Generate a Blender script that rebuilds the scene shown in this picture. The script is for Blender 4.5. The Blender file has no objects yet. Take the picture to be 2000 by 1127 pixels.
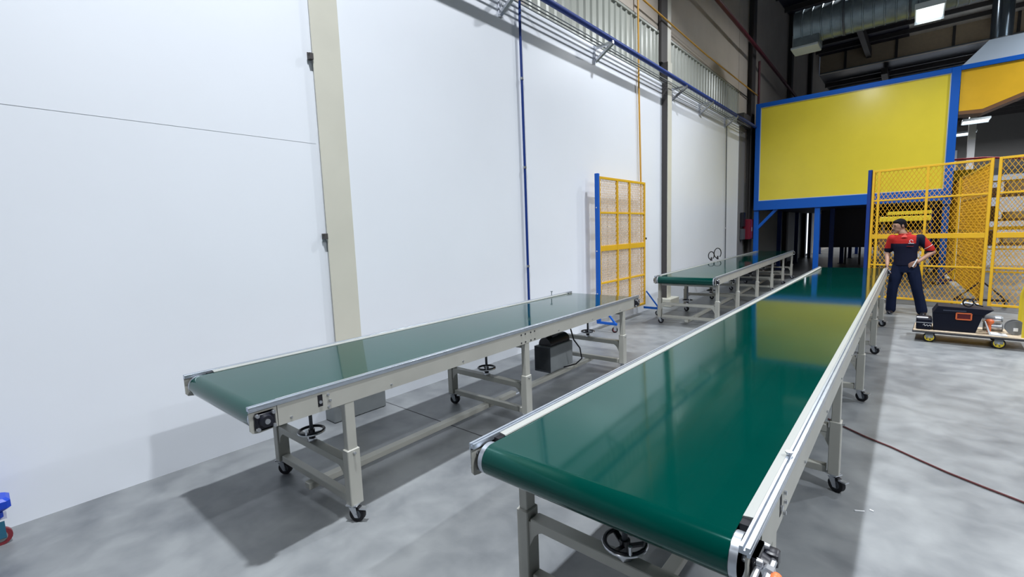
import bpy, math, random
from mathutils import Vector, Matrix
random.seed(7)
S = bpy.context.scene
COL = S.collection
PI = math.pi
# ---------------------------------------------------------------- camera
cd = bpy.data.cameras.new('camera'); cam = bpy.data.objects.new('camera', cd); COL.objects.link(cam)
cr = Vector((0.76029334, 0.64863827, -0.03496317)); cu = Vector((-0.04969315, 0.11174502, 0.99249365)); cf = Vector((-0.64767633, 0.75284888, -0.11719187))
cam.matrix_world = Matrix(((cr.x, cu.x, -cf.x, 0), (cr.y, cu.y, -cf.y, 0), (cr.z, cu.z, -cf.z, 1.65), (0, 0, 0, 1)))
cd.sensor_width = 36; cd.lens = 905.51 / 2000 * 36; cd.clip_end = 200; cd.clip_start = .05
S.camera = cam
# ---------------------------------------------------------------- world, exposure, lamps
w = bpy.data.worlds.new('world'); S.world = w; w.use_nodes = True
bg = w.node_tree.nodes['Background']; bg.inputs[0].default_value = (.62, .74, 1, 1); bg.inputs[1].default_value = .13
S.view_settings.view_transform = 'Standard'; S.view_settings.look = 'None'; S.view_settings.gamma = 1
S.view_settings.use_curve_mapping = False; S.view_settings.exposure = -1.24
def lamp(x, y, z, power, sx=.16, sy=.3, col=(.93, .962, 1), spread=143):
    d = bpy.data.lights.new('bay_and_fill_light', 'AREA'); d.shape = 'RECTANGLE'; d.size = sx; d.size_y = sy
    d.energy = power; d.color = col; d.spread = math.radians(spread)
    o = bpy.data.objects.new('bay_and_fill_light', d); COL.objects.link(o); o.location = (x, y, z); return o
for (lx, ly, lp) in ((-1.4, 1.1, 880), (-1.4, 7.6, 560), (3.3, 1.6, 640), (3.3, 8.4, 640), (4.2, 14.6, 800), (9, 2, 500), (9, 9, 600), (4.5, 24, 1100), (4.5, 34, 1300), (1.5, 44, 1600), (8, 44, 1600), (-1.4, -6, 110)):  # the two deepest lamps are added to brighten the far wall
    lamp(lx, ly, 6.2 if lx == 3.3 else 7.6 if ly < 20 else 8.2, lp, spread=143 if ly < 40 else 170)
lamp(-1.3, 10.7, 6.3, 300, spread=165)  # added lamp, out of view, that brightens the yellow front panel
lamp(-1.3, 14.95, 7.7, 150, spread=175)

# ---------------------------------------------------------------- materials
MATS = {}
def mat(name, col, rough=.5, metal=0., spec=.5, noise=0., nscale=8., bump=0., bscale=60., coat=0., emit=None, estr=1., alpha=1.):
    if name in MATS: return MATS[name]
    m = bpy.data.materials.new(name); m.use_nodes = True; nt = m.node_tree; n = nt.nodes; l = nt.links
    b = n['Principled BSDF']; b.inputs['Base Color'].default_value = (*col, 1); b.inputs['Roughness'].default_value = rough
    b.inputs['Metallic'].default_value = metal; b.inputs['Specular IOR Level'].default_value = spec
    b.inputs['Coat Weight'].default_value = coat
    tc = n.new('ShaderNodeTexCoord')
    if noise > 0:
        t = n.new('ShaderNodeTexNoise'); t.inputs['Scale'].default_value = nscale; t.inputs['Detail'].default_value = 6
        l.new(tc.outputs['Object'], t.inputs['Vector'])
        r = n.new('ShaderNodeValToRGB'); a = r.color_ramp
        a.elements[0].position = .3; a.elements[1].position = .7
        a.elements[0].color = (*[c * (1 - noise) for c in col], 1); a.elements[1].color = (*[min(1, c * (1 + noise)) for c in col], 1)
        l.new(t.outputs['Fac'], r.inputs['Fac']); l.new(r.outputs['Color'], b.inputs['Base Color'])
    if bump > 0:
        t2 = n.new('ShaderNodeTexNoise'); t2.inputs['Scale'].default_value = bscale
        l.new(tc.outputs['Object'], t2.inputs['Vector'])
        bn = n.new('ShaderNodeBump'); bn.inputs['Strength'].default_value = bump; bn.inputs['Distance'].default_value = .01
        l.new(t2.outputs['Fac'], bn.inputs['Height']); l.new(bn.outputs['Normal'], b.inputs['Normal'])
    if emit:
        b.inputs['Emission Color'].default_value = (*emit, 1); b.inputs['Emission Strength'].default_value = estr
    MATS[name] = m
    return m
def srgb(r, g, b):
    f = lambda c: ((c / 255 + .055) / 1.055) ** 2.4 if c > 10 else c / 255 / 12.92
    return (f(r), f(g), f(b))
ALU = mat('anodised_aluminium', (.50, .55, .62), .3, .75, noise=.06, nscale=20)
FRAME = mat('beige_grey_powder_coat', (.40, .40, .365), .42, 0, .5, noise=.05, nscale=5)
BELT = mat('green_pvc_belt', (.0, .036, .028), .07, 0, .5, noise=.12, nscale=1.2, bump=.012, bscale=5); BELT.node_tree.nodes['Principled BSDF'].inputs['IOR'].default_value = 1.52; BELT.node_tree.nodes['Principled BSDF'].inputs['Specular Tint'].default_value = (.5, 1, .95, 1)
STEEL = mat('bright_zinc_steel', (.6, .62, .66), .28, .9)
BLACK = mat('black_cast_iron', (.008, .009, .016), .38, 0, .5)
STRIP = mat('pale_grey_strip_paint', (.36, .375, .36), .4)
RUBBER = mat('black_rubber', (.012, .012, .016), .6, 0, .3)
DRUM = mat('galvanised_drum', (.5, .54, .6), .3, .7)
BLUE = mat('blue_enamel', (.0, .10, .50), .42, 0, .4)
DBLUE = mat('deep_blue_enamel', (.002, .03, .2), .45, 0, .4)
YEL = mat('yellow_enamel_panel', (.80, .66, .055), .22, 0, .5, noise=.03, nscale=1.5)
YEL2 = mat('warm_yellow_enamel', (.72, .42, .02), .38, 0, .45, noise=.05, nscale=3)
ORANGE = mat('orange_yellow_mesh_enamel', (.70, .37, .015), .4, 0, .4)
PALEY = mat('bright_yellow_tube', (.72, .55, .03), .35, 0, .5)
SILT = mat('pale_aluminium_trim', (.6, .66, .68), .4, .3)
REDP = mat('dark_red_pipe_paint', (.09, .01, .02), .45)
RED = mat('deep_red_enamel', (.16, .004, .02), .4)
GREY = mat('mid_grey_paint', (.22, .24, .25), .5, noise=.1, nscale=6)
DGREY = mat('dark_grey_paint', (.06, .07, .085), .5)
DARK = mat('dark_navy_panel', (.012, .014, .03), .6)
GALV = mat('galvanised_duct_sheet', (.20, .25, .28), .4, .6, noise=.22, nscale=5)
TAUPE = mat('taupe_wall_cladding', (.50, .45, .39), .6, noise=.06, nscale=1.5)
COLB = mat('beige_column_paint', (.62, .61, .53), .33, 0, .5, noise=.04, nscale=2)
COLD = mat('dark_taupe_column_paint', (.06, .055, .055), .55)
CORD = mat('dark_red_cord', (.09, .018, .02), .5)
WOOD = mat('beige_plywood_edge', (.55, .45, .33), .5, noise=.15, nscale=20)
SKIN = mat('skin', (.36, .2, .14), .5, noise=.06, nscale=15)
WHITE = mat('white_sheet', (.8, .82, .85), .5)
ORL = mat('orange_plastic', (.75, .16, .05), .4)
BRASS = mat('brown_brass', (.42, .26, .1), .4, .4)

# ---------------------------------------------------------------- mesh builder
class MB:
    def __init__(s): s.v = []; s.f = []; s.m = []; s.mats = []; s.M = Matrix.Identity(4); s.sm = []
    def mi(s, m):
        if m not in s.mats: s.mats.append(m)
        return s.mats.index(m)
    def add(s, vs, fs, m, smooth=False):
        o = len(s.v); s.v += [tuple(s.M @ Vector(p)) for p in vs]; k = s.mi(m)
        for f in fs: s.f.append([o + i for i in f]); s.m.append(k); s.sm.append(smooth)
        return s
    def box(s, x0, x1, y0, y1, z0, z1, m, c=0.):
        if c <= 0:
            vs = [(x, y, z) for z in (z0, z1) for x, y in ((x0, y0), (x1, y0), (x1, y1), (x0, y1))]
            return s.add(vs, [(3, 2, 1, 0), (4, 5, 6, 7), (0, 1, 5, 4), (1, 2, 6, 5), (2, 3, 7, 6), (3, 0, 4, 7)], m)
        c = min(c, (x1 - x0) * .45, (y1 - y0) * .45, (z1 - z0) * .45)
        rings = []
        for z, i in ((z0, c), (z0 + c, 0), (z1 - c, 0), (z1, c)):
            a, b, d, e = x0 + i, x1 - i, y0 + i, y1 - i
            k = c
            rings.append([(a + k, d, z), (b - k, d, z), (b, d + k, z), (b, e - k, z), (b - k, e, z), (a + k, e, z), (a, e - k, z), (a, d + k, z)])
        return s.loft(rings, m, True, False)
    def loft(s, rings, m, caps=True, smooth=True):
        n = len(rings[0]); vs = [p for r in rings for p in r]; fs = []
        for i in range(len(rings) - 1):
            for j in range(n):
                a = i * n + j; b = i * n + (j + 1) % n
                fs.append((a, b, b + n, a + n))
        s.add(vs, fs, m, smooth)
        if caps:
            o = len(s.v) - len(vs); k = s.mi(m)
            s.f.append([o + j for j in range(n)][::-1]); s.m.append(k); s.sm.append(False)
            s.f.append([o + (len(rings) - 1) * n + j for j in range(n)]); s.m.append(k); s.sm.append(False)
        return s
    def cyl(s, p0, p1, r0, m, r1=None, n=16, caps=True):
        r1 = r0 if r1 is None else r1
        p0 = Vector(p0); p1 = Vector(p1); d = (p1 - p0).normalized()
        a = d.orthogonal().normalized(); b = d.cross(a)
        R = lambda p, r: [tuple(p + (a * math.cos(t) + b * math.sin(t)) * r) for t in [2 * PI * i / n for i in range(n)]]
        return s.loft([R(p0, r0), R(p1, r1)], m, caps)
    def bar(s, p0, p1, w, h, m, up=(0, 0, 1)):
        p0 = Vector(p0); p1 = Vector(p1); d = (p1 - p0).normalized(); u = Vector(up)
        if abs(d.dot(u)) > .98: u = Vector((0, 1, 0))
        a = d.cross(u).normalized(); b = a.cross(d)
        R = lambda p: [tuple(p + a * i * w / 2 + b * j * h / 2) for i, j in ((-1, -1), (1, -1), (1, 1), (-1, 1))]
        return s.loft([R(p0), R(p1)], m, True, False)
    def tube(s, pts, r, m, n=10, closed=False):
        P = [Vector(p) for p in pts]; N = len(P); rings = []
        rr = r if isinstance(r, (list, tuple)) else [r] * N
        a = None
        for i in range(N):
            if closed: d = (P[(i + 1) % N] - P[i - 1]).normalized()
            else: d = (P[min(i + 1, N - 1)] - P[max(i - 1, 0)]).normalized()
            a = d.orthogonal().normalized() if a is None else (a - d * a.dot(d)).normalized()
            b = d.cross(a)
            rings.append([tuple(P[i] + (a * math.cos(t) + b * math.sin(t)) * rr[i]) for t in [2 * PI * k / n for k in range(n)]])
        if closed: rings.append(rings[0])
        return s.loft(rings, m, not closed)
    def ell(s, c, r, m, n=16, k=10, rot=None):
        rings = []
        for i in range(1, k):
            t = PI * i / k - PI / 2
            ring = []
            for j in range(n):
                q = Vector((math.cos(t) * math.cos(2 * PI * j / n) * r[0], math.cos(t) * math.sin(2 * PI * j / n) * r[1], math.sin(t) * r[2]))
                if rot: q = rot @ q
                ring.append(tuple(q + Vector(c)))
            rings.append(ring)
        return s.loft(rings, m, True)
    def prism(s, prof, y0, y1, m, axis='y', smooth=False):
        if axis == 'y': A = [(x, y0, z) for x, z in prof]; B = [(x, y1, z) for x, z in prof]
        elif axis == 'x': A = [(y0, x, z) for x, z in prof]; B = [(y1, x, z) for x, z in prof]
        else: A = [(x, z, y0) for x, z in prof]; B = [(x, z, y1) for x, z in prof]
        return s.loft([A, B], m, True, smooth)
    def build(s, name, parent=None, sharp=True):
        me = bpy.data.meshes.new(name); me.from_pydata(s.v, [], s.f)
        for m in s.mats: me.materials.append(m)
        me.polygons.foreach_set('material_index', s.m); me.polygons.foreach_set('use_smooth', s.sm)
        me.validate(); me.update()
        import bmesh
        bm = bmesh.new(); bm.from_mesh(me); bmesh.ops.recalc_face_normals(bm, faces=bm.faces); bm.to_mesh(me); bm.free()
        if any(s.sm): me.set_sharp_from_angle(angle=math.radians(42))
        o = bpy.data.objects.new(name, me); COL.objects.link(o)
        if parent: o.parent = parent
        return o
def tag(o, label=None, cat=None, group=None, kind=None):
    for k, v in (('label', label), ('category', cat), ('group', group), ('kind', kind)):
        if v: o[k] = v
    return o
def thing(name, label, cat, loc=(0, 0, 0), rz=0, group=None):
    o = bpy.data.objects.new(name, None); COL.objects.link(o); o.location = loc; o.rotation_euler = (0, 0, rz); o.empty_display_size = .2
    return tag(o, label, cat, group)
def struct(o): o['kind'] = 'structure'; return o
def plabel(o, t): o['label'] = t; return o

WX = -4.03
# ================================================================= SETTING
# floor
fm = mat('polished_concrete', (.26, .28, .3), .36, 0, .45)
nt = fm.node_tree; n = nt.nodes; l = nt.links; b = n['Principled BSDF']; tc = n.new('ShaderNodeTexCoord')
def noise(scale, detail=6, dist=0.):
    t = n.new('ShaderNodeTexNoise'); t.inputs['Scale'].default_value = scale; t.inputs['Detail'].default_value = detail; t.inputs['Distortion'].default_value = dist
    l.new(tc.outputs['Object'], t.inputs['Vector']); return t
a1 = noise(.9, 8, .6); a2 = noise(4.5, 10, .3)
mx = n.new('ShaderNodeMix'); mx.inputs[0].default_value = .45; l.new(a1.outputs['Fac'], mx.inputs[2]); l.new(a2.outputs['Fac'], mx.inputs[3])
rp = n.new('ShaderNodeValToRGB'); e = rp.color_ramp.elements; e[0].position = .36; e[0].color = (.125, .136, .15, 1); e[1].position = .62; e[1].color = (.255, .27, .28, 1)
l.new(mx.outputs[0], rp.inputs[0]); l.new(rp.outputs[0], b.inputs['Base Color'])
rr = n.new('ShaderNodeMapRange'); rr.inputs['To Min'].default_value = .28; rr.inputs['To Max'].default_value = .5; l.new(a2.outputs['Fac'], rr.inputs['Value']); l.new(rr.outputs[0], b.inputs['Roughness'])
m = MB(); m.box(-4.4, 26, -14, 62, -.2, 0, fm); struct(m.build('floor'))
jm = mat('dark_joint_sealant', (.05, .05, .06), .8)
m = MB(); m.box(-4.0, -1.0, 2.58, 2.588, 0, .0015, jm); m.box(-4.0, 6, 9.1, 9.108, 0, .0015, jm); struct(m.build('trim_1'))
# white insulated panel wall
wm = mat('white_wall_panel', (.80, .84, .905), .38, 0, .4, noise=.02, nscale=.7)
m = MB(); m.box(WX - .2, WX, -14, 15.3, 0, 4.62, wm)
struct(m.build('wall_left'))
sm_ = mat('wall_seam_grey', (.45, .48, .52), .6)  # grey line along the wall panel seam
m = MB(); m.box(WX - .01, WX + .0012, -6, 2.1, 2.497, 2.5, sm_); struct(m.build('trim_2'))
# corrugated strip above the panels
cm = mat('ribbed_white_cladding', (.42, .44, .40), .3, .1, .5)
m = MB(); prof = []; y = 5.2
while y < 15.3:
    prof += [(WX - .06, y), (WX - .06, y + .11), (WX - .03, y + .13), (WX - .03, y + .155), (WX - .06, y + .175)]
    y += .2
prof = prof + [(WX - .2, 15.3), (WX - .2, 5.2)]
m.add([(x, yy, 4.62) for x, yy in prof] + [(x, yy, 5.6) for x, yy in prof], [(i, (i + 1) % len(prof), (i + 1) % len(prof) + len(prof), i + len(prof)) for i in range(len(prof))], cm)
m.box(WX - .2, WX - .02, 5.2, 15.3, 4.6, 4.66, cm); m.box(WX - .2, WX - .02, 5.2, 15.3, 5.56, 5.6, cm)
struct(m.build('wall_left_cladding_strip'))
# taupe upper wall and lower far wall
m = MB(); m.box(WX - .25, WX - .05, -14, 15.3, 5.6, 12, TAUPE); m.box(WX - .25, WX - .05, -14, 5.2, 4.62, 5.6, TAUPE); m.box(WX - .25, WX - .04, 15.3, 30, 3, 12, TAUPE); m.box(WX - .25, WX - .04, 30, 60, 0, 9.36, TAUPE); m.box(WX - .25, WX - .04, 15.3, 30, 0, 3, mat('grey_green_lower_wall', (.34, .36, .34), .5))
m.box(WX - .08, WX - .03, 5.2, 16.4, 5.585, 5.62, COLD)
struct(m.build('wall_left_upper'))
# columns on the wall
def column(nm, y, wdt, d, z1, face, side, plinth=True):
    m = MB()
    m.box(WX - .02, WX + d - .012, y + .02, y + .05 if d > .05 else y + wdt - .02, 0, z1, side)
    m.box(WX - .01, WX + d - .012, y + wdt * .45, y + wdt * .55, 0, z1, side)
    m.box(WX + d - .012, WX + d, y, y + wdt, 0, z1, face, .002)
    if plinth: m.box(WX, WX + d + .13, y - .14, y + wdt + .14, 0, .17, GREY if d < .05 else COLB, .01)
    return struct(m.build(nm))
column('trim_3', 2.12, .265, .035, 9, COLB, COLD)
for z in (3.2, 1.66):
    m = MB(); m.box(WX, WX + .05, 2.085, 2.118, z, z + .05, COLD); m.box(WX + .03, WX + .04, 2.07, 2.118, z + .03, z + .05, COLD); struct(m.build('trim_4'))
column('trim_5', 9.60, .20, .14, 5.0, COLB, COLD)
m = MB(); m.box(WX - .02, WX + .03, 9.52, 9.83, 5.0, 10.5, COLD); m.box(WX - .04, WX + .028, 9.83, 10.02, 5, 10.5, COLB); struct(m.build('trim_6'))
for k, y in enumerate((16.15, 22.0, 26.6)):
    m = MB(); m.box(WX - .05, WX + .12, y + .15, y + .17, 0, 11.2, COLD); m.box(WX + .1, WX + .13, y, y + .34, 0, 11.2, COLD); struct(m.build('trim_%d' % (7 + k)))
m = MB(); m.box(WX - .1, WX + .02, 15.3, 15.9, 0, 4.9, mat('dark_grey_wall_strip', (.16, .16, .17), .6)); m.box(WX - .1, WX + .14, 15.25, 16.1, 4.6, 4.95, COLD); struct(m.build('trim_10'))  # dark grey strip of wall beside the far column, darker box on top

m = MB(); m.box(WX - .04, WX - .02, 26.9, 29.2, .1, 2.6, mat('daylit_translucent_door', (.8, .85, .9), .5, emit=(.85, .92, 1), estr=3.0))
for yy in (27.6, 28.4): m.box(WX - .02, WX - .005, yy, yy + .25, .1, 2.6, COLD)
struct(m.build('door_1'))
# ceiling : foil insulation over purlins
foil = mat('foil_roof_insulation', (.85, .82, .74), .35, .25, noise=.15, nscale=3, bump=.6, bscale=2.2)
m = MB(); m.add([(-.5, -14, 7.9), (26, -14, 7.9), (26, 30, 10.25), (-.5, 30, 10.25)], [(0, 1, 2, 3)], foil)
m.add([(WX - .2, -14, 7.9), (-.5, -14, 7.9), (-.5, 30, 10.25), (WX - .2, 30, 10.25)], [(0, 1, 2, 3)], mat('shade_toned_roof_sheet', (.012, .014, .035), .5))  # dimness of the left roof side put into a near-black sheet colour
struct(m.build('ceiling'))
m = MB(); zc = lambda y: 7.9 + (y + 14) * 2.35 / 44
y = 6
while y < 30:
    m.box(WX, 22, y, y + .07, zc(y) - .2, zc(y) - .02, COLD); y += 1.5
struct(m.build('trim_11'))
for k, x in enumerate((-2.0, 2.35, 8.5, 15)):
    m = MB(); m.bar((x, 5, zc(5) - .38), (x, 30, zc(30) - .38), .2, .4, COLD); struct(m.build('trim_%d' % (12 + k)))
# fascia wall over the opening and the farther hall
m = MB(); m.box(WX, 26, 30, 30.2, 9.36, 10.3, mat('beige_fascia_cladding', (.62, .50, .34), .6, noise=.05)); 
for x in range(-3, 25, 2): m.box(x, x + .1, 29.93, 30, 9.36, 10.3, COLD)
m.box(WX, 26, 29.9, 30, 9.33, 9.38, GREY)
struct(m.build('wall_back'))
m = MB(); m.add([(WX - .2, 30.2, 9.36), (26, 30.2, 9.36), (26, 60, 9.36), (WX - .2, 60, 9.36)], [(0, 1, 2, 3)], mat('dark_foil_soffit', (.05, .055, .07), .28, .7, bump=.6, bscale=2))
y = 32
while y < 60: m.box(WX, 22, y, y + .08, 9.1, 9.34, COLD); y += 1.7
for x in (-1.5, 2.5): m.box(x, x + .25, 30.2, 60, 8.8, 9.1, COLD)
struct(m.build('ceiling_far'))
m = MB(); farw = mat('pale_far_wall', (.62, .66, .72), .6)
m.box(WX, 26, 52, 52.2, 0, 5.2, farw); m.box(WX, 26, 52, 52.2, 5.2, 9.4, mat('grey_far_cladding', (.17, .165, .16), .6)); m.box(2.9, 26, 51.8, 52, 4.9, 5.35, DGREY)
m.box(1.2, 2.5, 51.9, 52, 5.2, 7.0, farw)
struct(m.build('wall_far'))
m = MB(); m.box(2.30, 2.62, 39, 39.4, 0, 6.2, mat('pale_column_paint', (.55, .55, .55), .5)); struct(m.build('trim_16'))
m = MB(); m.box(2.30, 2.62, 39, 39.4, 6.2, 9.1, COLB); struct(m.build('trim_17'))

# ================================================================= SERVICES ON THE LEFT WALL
def pipe(name, label, cat, pts, r, m_, group=None, clips=()):
    o = MB().tube(pts, r, m_, 12)
    for c in clips: o.cyl((c[0], c[1], c[2] - .015), (c[0], c[1], c[2] + .015), r * 1.5, STEEL)
    return tag(o.build(name), label, cat, group)
def arc(c, a0, a1, r, ax, n=6):
    out = []
    for i in range(n + 1):
        t = a0 + (a1 - a0) * i / n
        if ax == 'x': out.append((c[0], c[1] + r * math.cos(t), c[2] + r * math.sin(t)))
        else: out.append((c[0] + r * math.cos(t), c[1], c[2] + r * math.sin(t)))
    return out
pipe('air_pipe', 'thick dark blue pipe running level along the white wall on brackets', 'pipe', [(-3.73, 2.8, 4.64), (-3.73, 10, 4.62), (-3.73, 15.95, 4.6)], .04, DBLUE)
pipe('drop_pipe', 'thin dark blue pipe dropping down the white wall beside the near bracket', 'pipe', [(-3.73, 4.98, 4.69), (-3.8, 4.98, 4.7), (-3.93, 4.98, 4.69), (-3.985, 4.98, 4.62), (-3.99, 4.98, 4.4), (-3.99, 4.99, 2.5), (-3.99, 4.99, .4)], .017, DBLUE, clips=((-3.99, 4.985, 3.67), (-3.99, 4.988, 2.53), (-3.99, 4.99, 1.2)))
pipe('gas_pipe', 'thin orange-yellow pipe standing up the wall behind the yellow gate', 'pipe', [(-3.98, 8.42, 8.0), (-3.98, 8.42, 5.9), (-3.98, 8.44, 4.4), (-3.98, 8.52, 2.5), (-3.98, 8.54, .3)], .017, mat('orange_yellow_pipe_paint', (.62, .33, .05), .4))
pipe('gas_pipe', 'thin yellow pipe running level high along the ribbed cladding', 'pipe', [(-3.95, 8.44, 5.84), (-3.95, 12, 5.76), (-3.86, 16.6, 5.68)], .017, mat('orange_yellow_pipe_paint', (.62, .33, .05), .4))
pipe('sprinkler_pipe', 'thick dark red pipe running level on the upper taupe wall', 'pipe', [(-3.72, 9, 7.0), (-3.72, 16, 6.85), (-3.72, 23, 6.6)], .05, REDP)
pipe('sprinkler_drop', 'dark red pipe dropping beside the column left of the yellow panel', 'pipe', [(-3.86, 16.75, 6.74), (-3.86, 16.75, 0)], .035, REDP)
pipe('conduit', 'thin grey conduit dropping from the farthest wall bracket', 'conduit', [(-3.99, 13.93, 4.42), (-3.99, 13.98, 2.5), (-3.99, 14.02, .4)], .012, DGREY, clips=((-3.99, 14, 1.6),))
for k, (x, lb) in enumerate(((-3.99, 'thin grey cable conduit lying on the wall brackets, closest to the wall'), (-3.93, 'thin grey cable conduit on the wall brackets, second out from the wall'), (-3.87, 'thin grey cable conduit on the wall brackets, nearest to the blue pipe'))):
    pipe('cable_conduit', lb, 'conduit', [(x, 3.2, 4.605), (x, 15.6, 4.59)], .009, (GREY, DGREY, GREY)[k])
BL = ['steel triangular wall bracket at the top edge, nearest the camera', 'steel triangular wall bracket between the blue drop pipe and the yellow pipe', 'steel triangular wall bracket just beyond the beige wall column', 'steel triangular wall bracket halfway between the beige column and the yellow panel', 'steel triangular wall bracket with a grey conduit dropping from it']
br0 = None
for k, y in enumerate((4.63, 6.93, 10.11, 11.83, 13.87)):
    if br0 is None:
        t = thing('wall_bracket', BL[k], 'bracket', (WX, y, 4.36), 0, 'brackets carrying the blue pipe')
        m = MB(); m.box(0, .01, -.03, .03, -.03, .25, STEEL); m.box(0, .035, -.02, -.012, -.03, .25, STEEL); bp = m.build('wall_plate', t)
        m = MB(); m.bar((.005, 0, .21), (.34, 0, .22), .045, .04, STEEL); m.build('arm', t)
        m = MB(); m.bar((.012, 0, .0), (.33, 0, .20), .05, .035, STEEL); m.build('brace', t)
        br0 = t
    else:
        r = br0.copy(); COL.objects.link(r); r.location = (WX, y, 4.36); r['label'] = BL[k]
        for c in br0.children:
            q = c.copy(); COL.objects.link(q); q.parent = r
t = thing('fire_hose_cabinet', 'dark red metal cabinet on the wall left of the blue post', 'cabinet', (-3.98, 15.76, 1.22))
m = MB(); m.box(0, .2, 0, .95, 0, .62, RED, .01); m.build('body', t)
m = MB(); m.box(.2, .215, .04, .91, .04, .58, RED, .004); m.build('door', t)
m = MB(); m.box(.215, .235, .1, .13, .25, .37, STEEL); m.build('handle', t)
for k, (z0, z1, lb) in enumerate(((1.62, 2.05, 'small black wall box above another, left of the red cabinet'), (1.22, 1.55, 'small dark grey wall box below the black one, left of the red cabinet'))):
    t = thing('junction_box', lb, 'electrical box', (-4.0, 15.5, z0))
    m = MB(); m.box(0, .09, 0, .22, 0, z1 - z0, (BLACK, DGREY)[k], .006); m.build('body', t)
    m = MB(); m.box(.09, .1, .01, .21, .01, z1 - z0 - .01, (BLACK, DGREY)[k], .004); m.build('lid', t)

# ================================================================= CONVEYORS
def caster(parent, x, y, ang=0., h=.11):
    m = MB(); m.M = Matrix.Translation((x, y, 0)) @ Matrix.Rotation(ang, 4, 'Z')
    m.box(-.03, .03, -.035, .035, h - .008, h, STEEL); m.cyl((0, 0, h - .02), (0, 0, h - .008), .02, STEEL)
    for s in (-1, 1):
        m.add([(s * .018, -.022, h - .02), (s * .018, .022, h - .02), (s * .018, .032, .03), (s * .018, .012, .028), (s * .021, -.022, h - .02), (s * .021, .022, h - .02), (s * .021, .032, .03), (s * .021, .012, .028)],
              [(0, 1, 2, 3), (7, 6, 5, 4), (0, 4, 5, 1), (1, 5, 6, 2), (2, 6, 7, 3), (3, 7, 4, 0)], STEEL)
    m.cyl((-.014, .022, .046), (.014, .022, .046), .046, RUBBER, n=22); m.cyl((-.0155, .022, .046), (.0155, .022, .046), .026, DGREY, n=14)
    m.cyl((-.024, .022, .046), (.024, .022, .046), .008, STEEL, n=8)
    m.box(-.016, .016, .04, .085, .078, .086, STEEL)
    return m.build('caster', parent)
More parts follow.
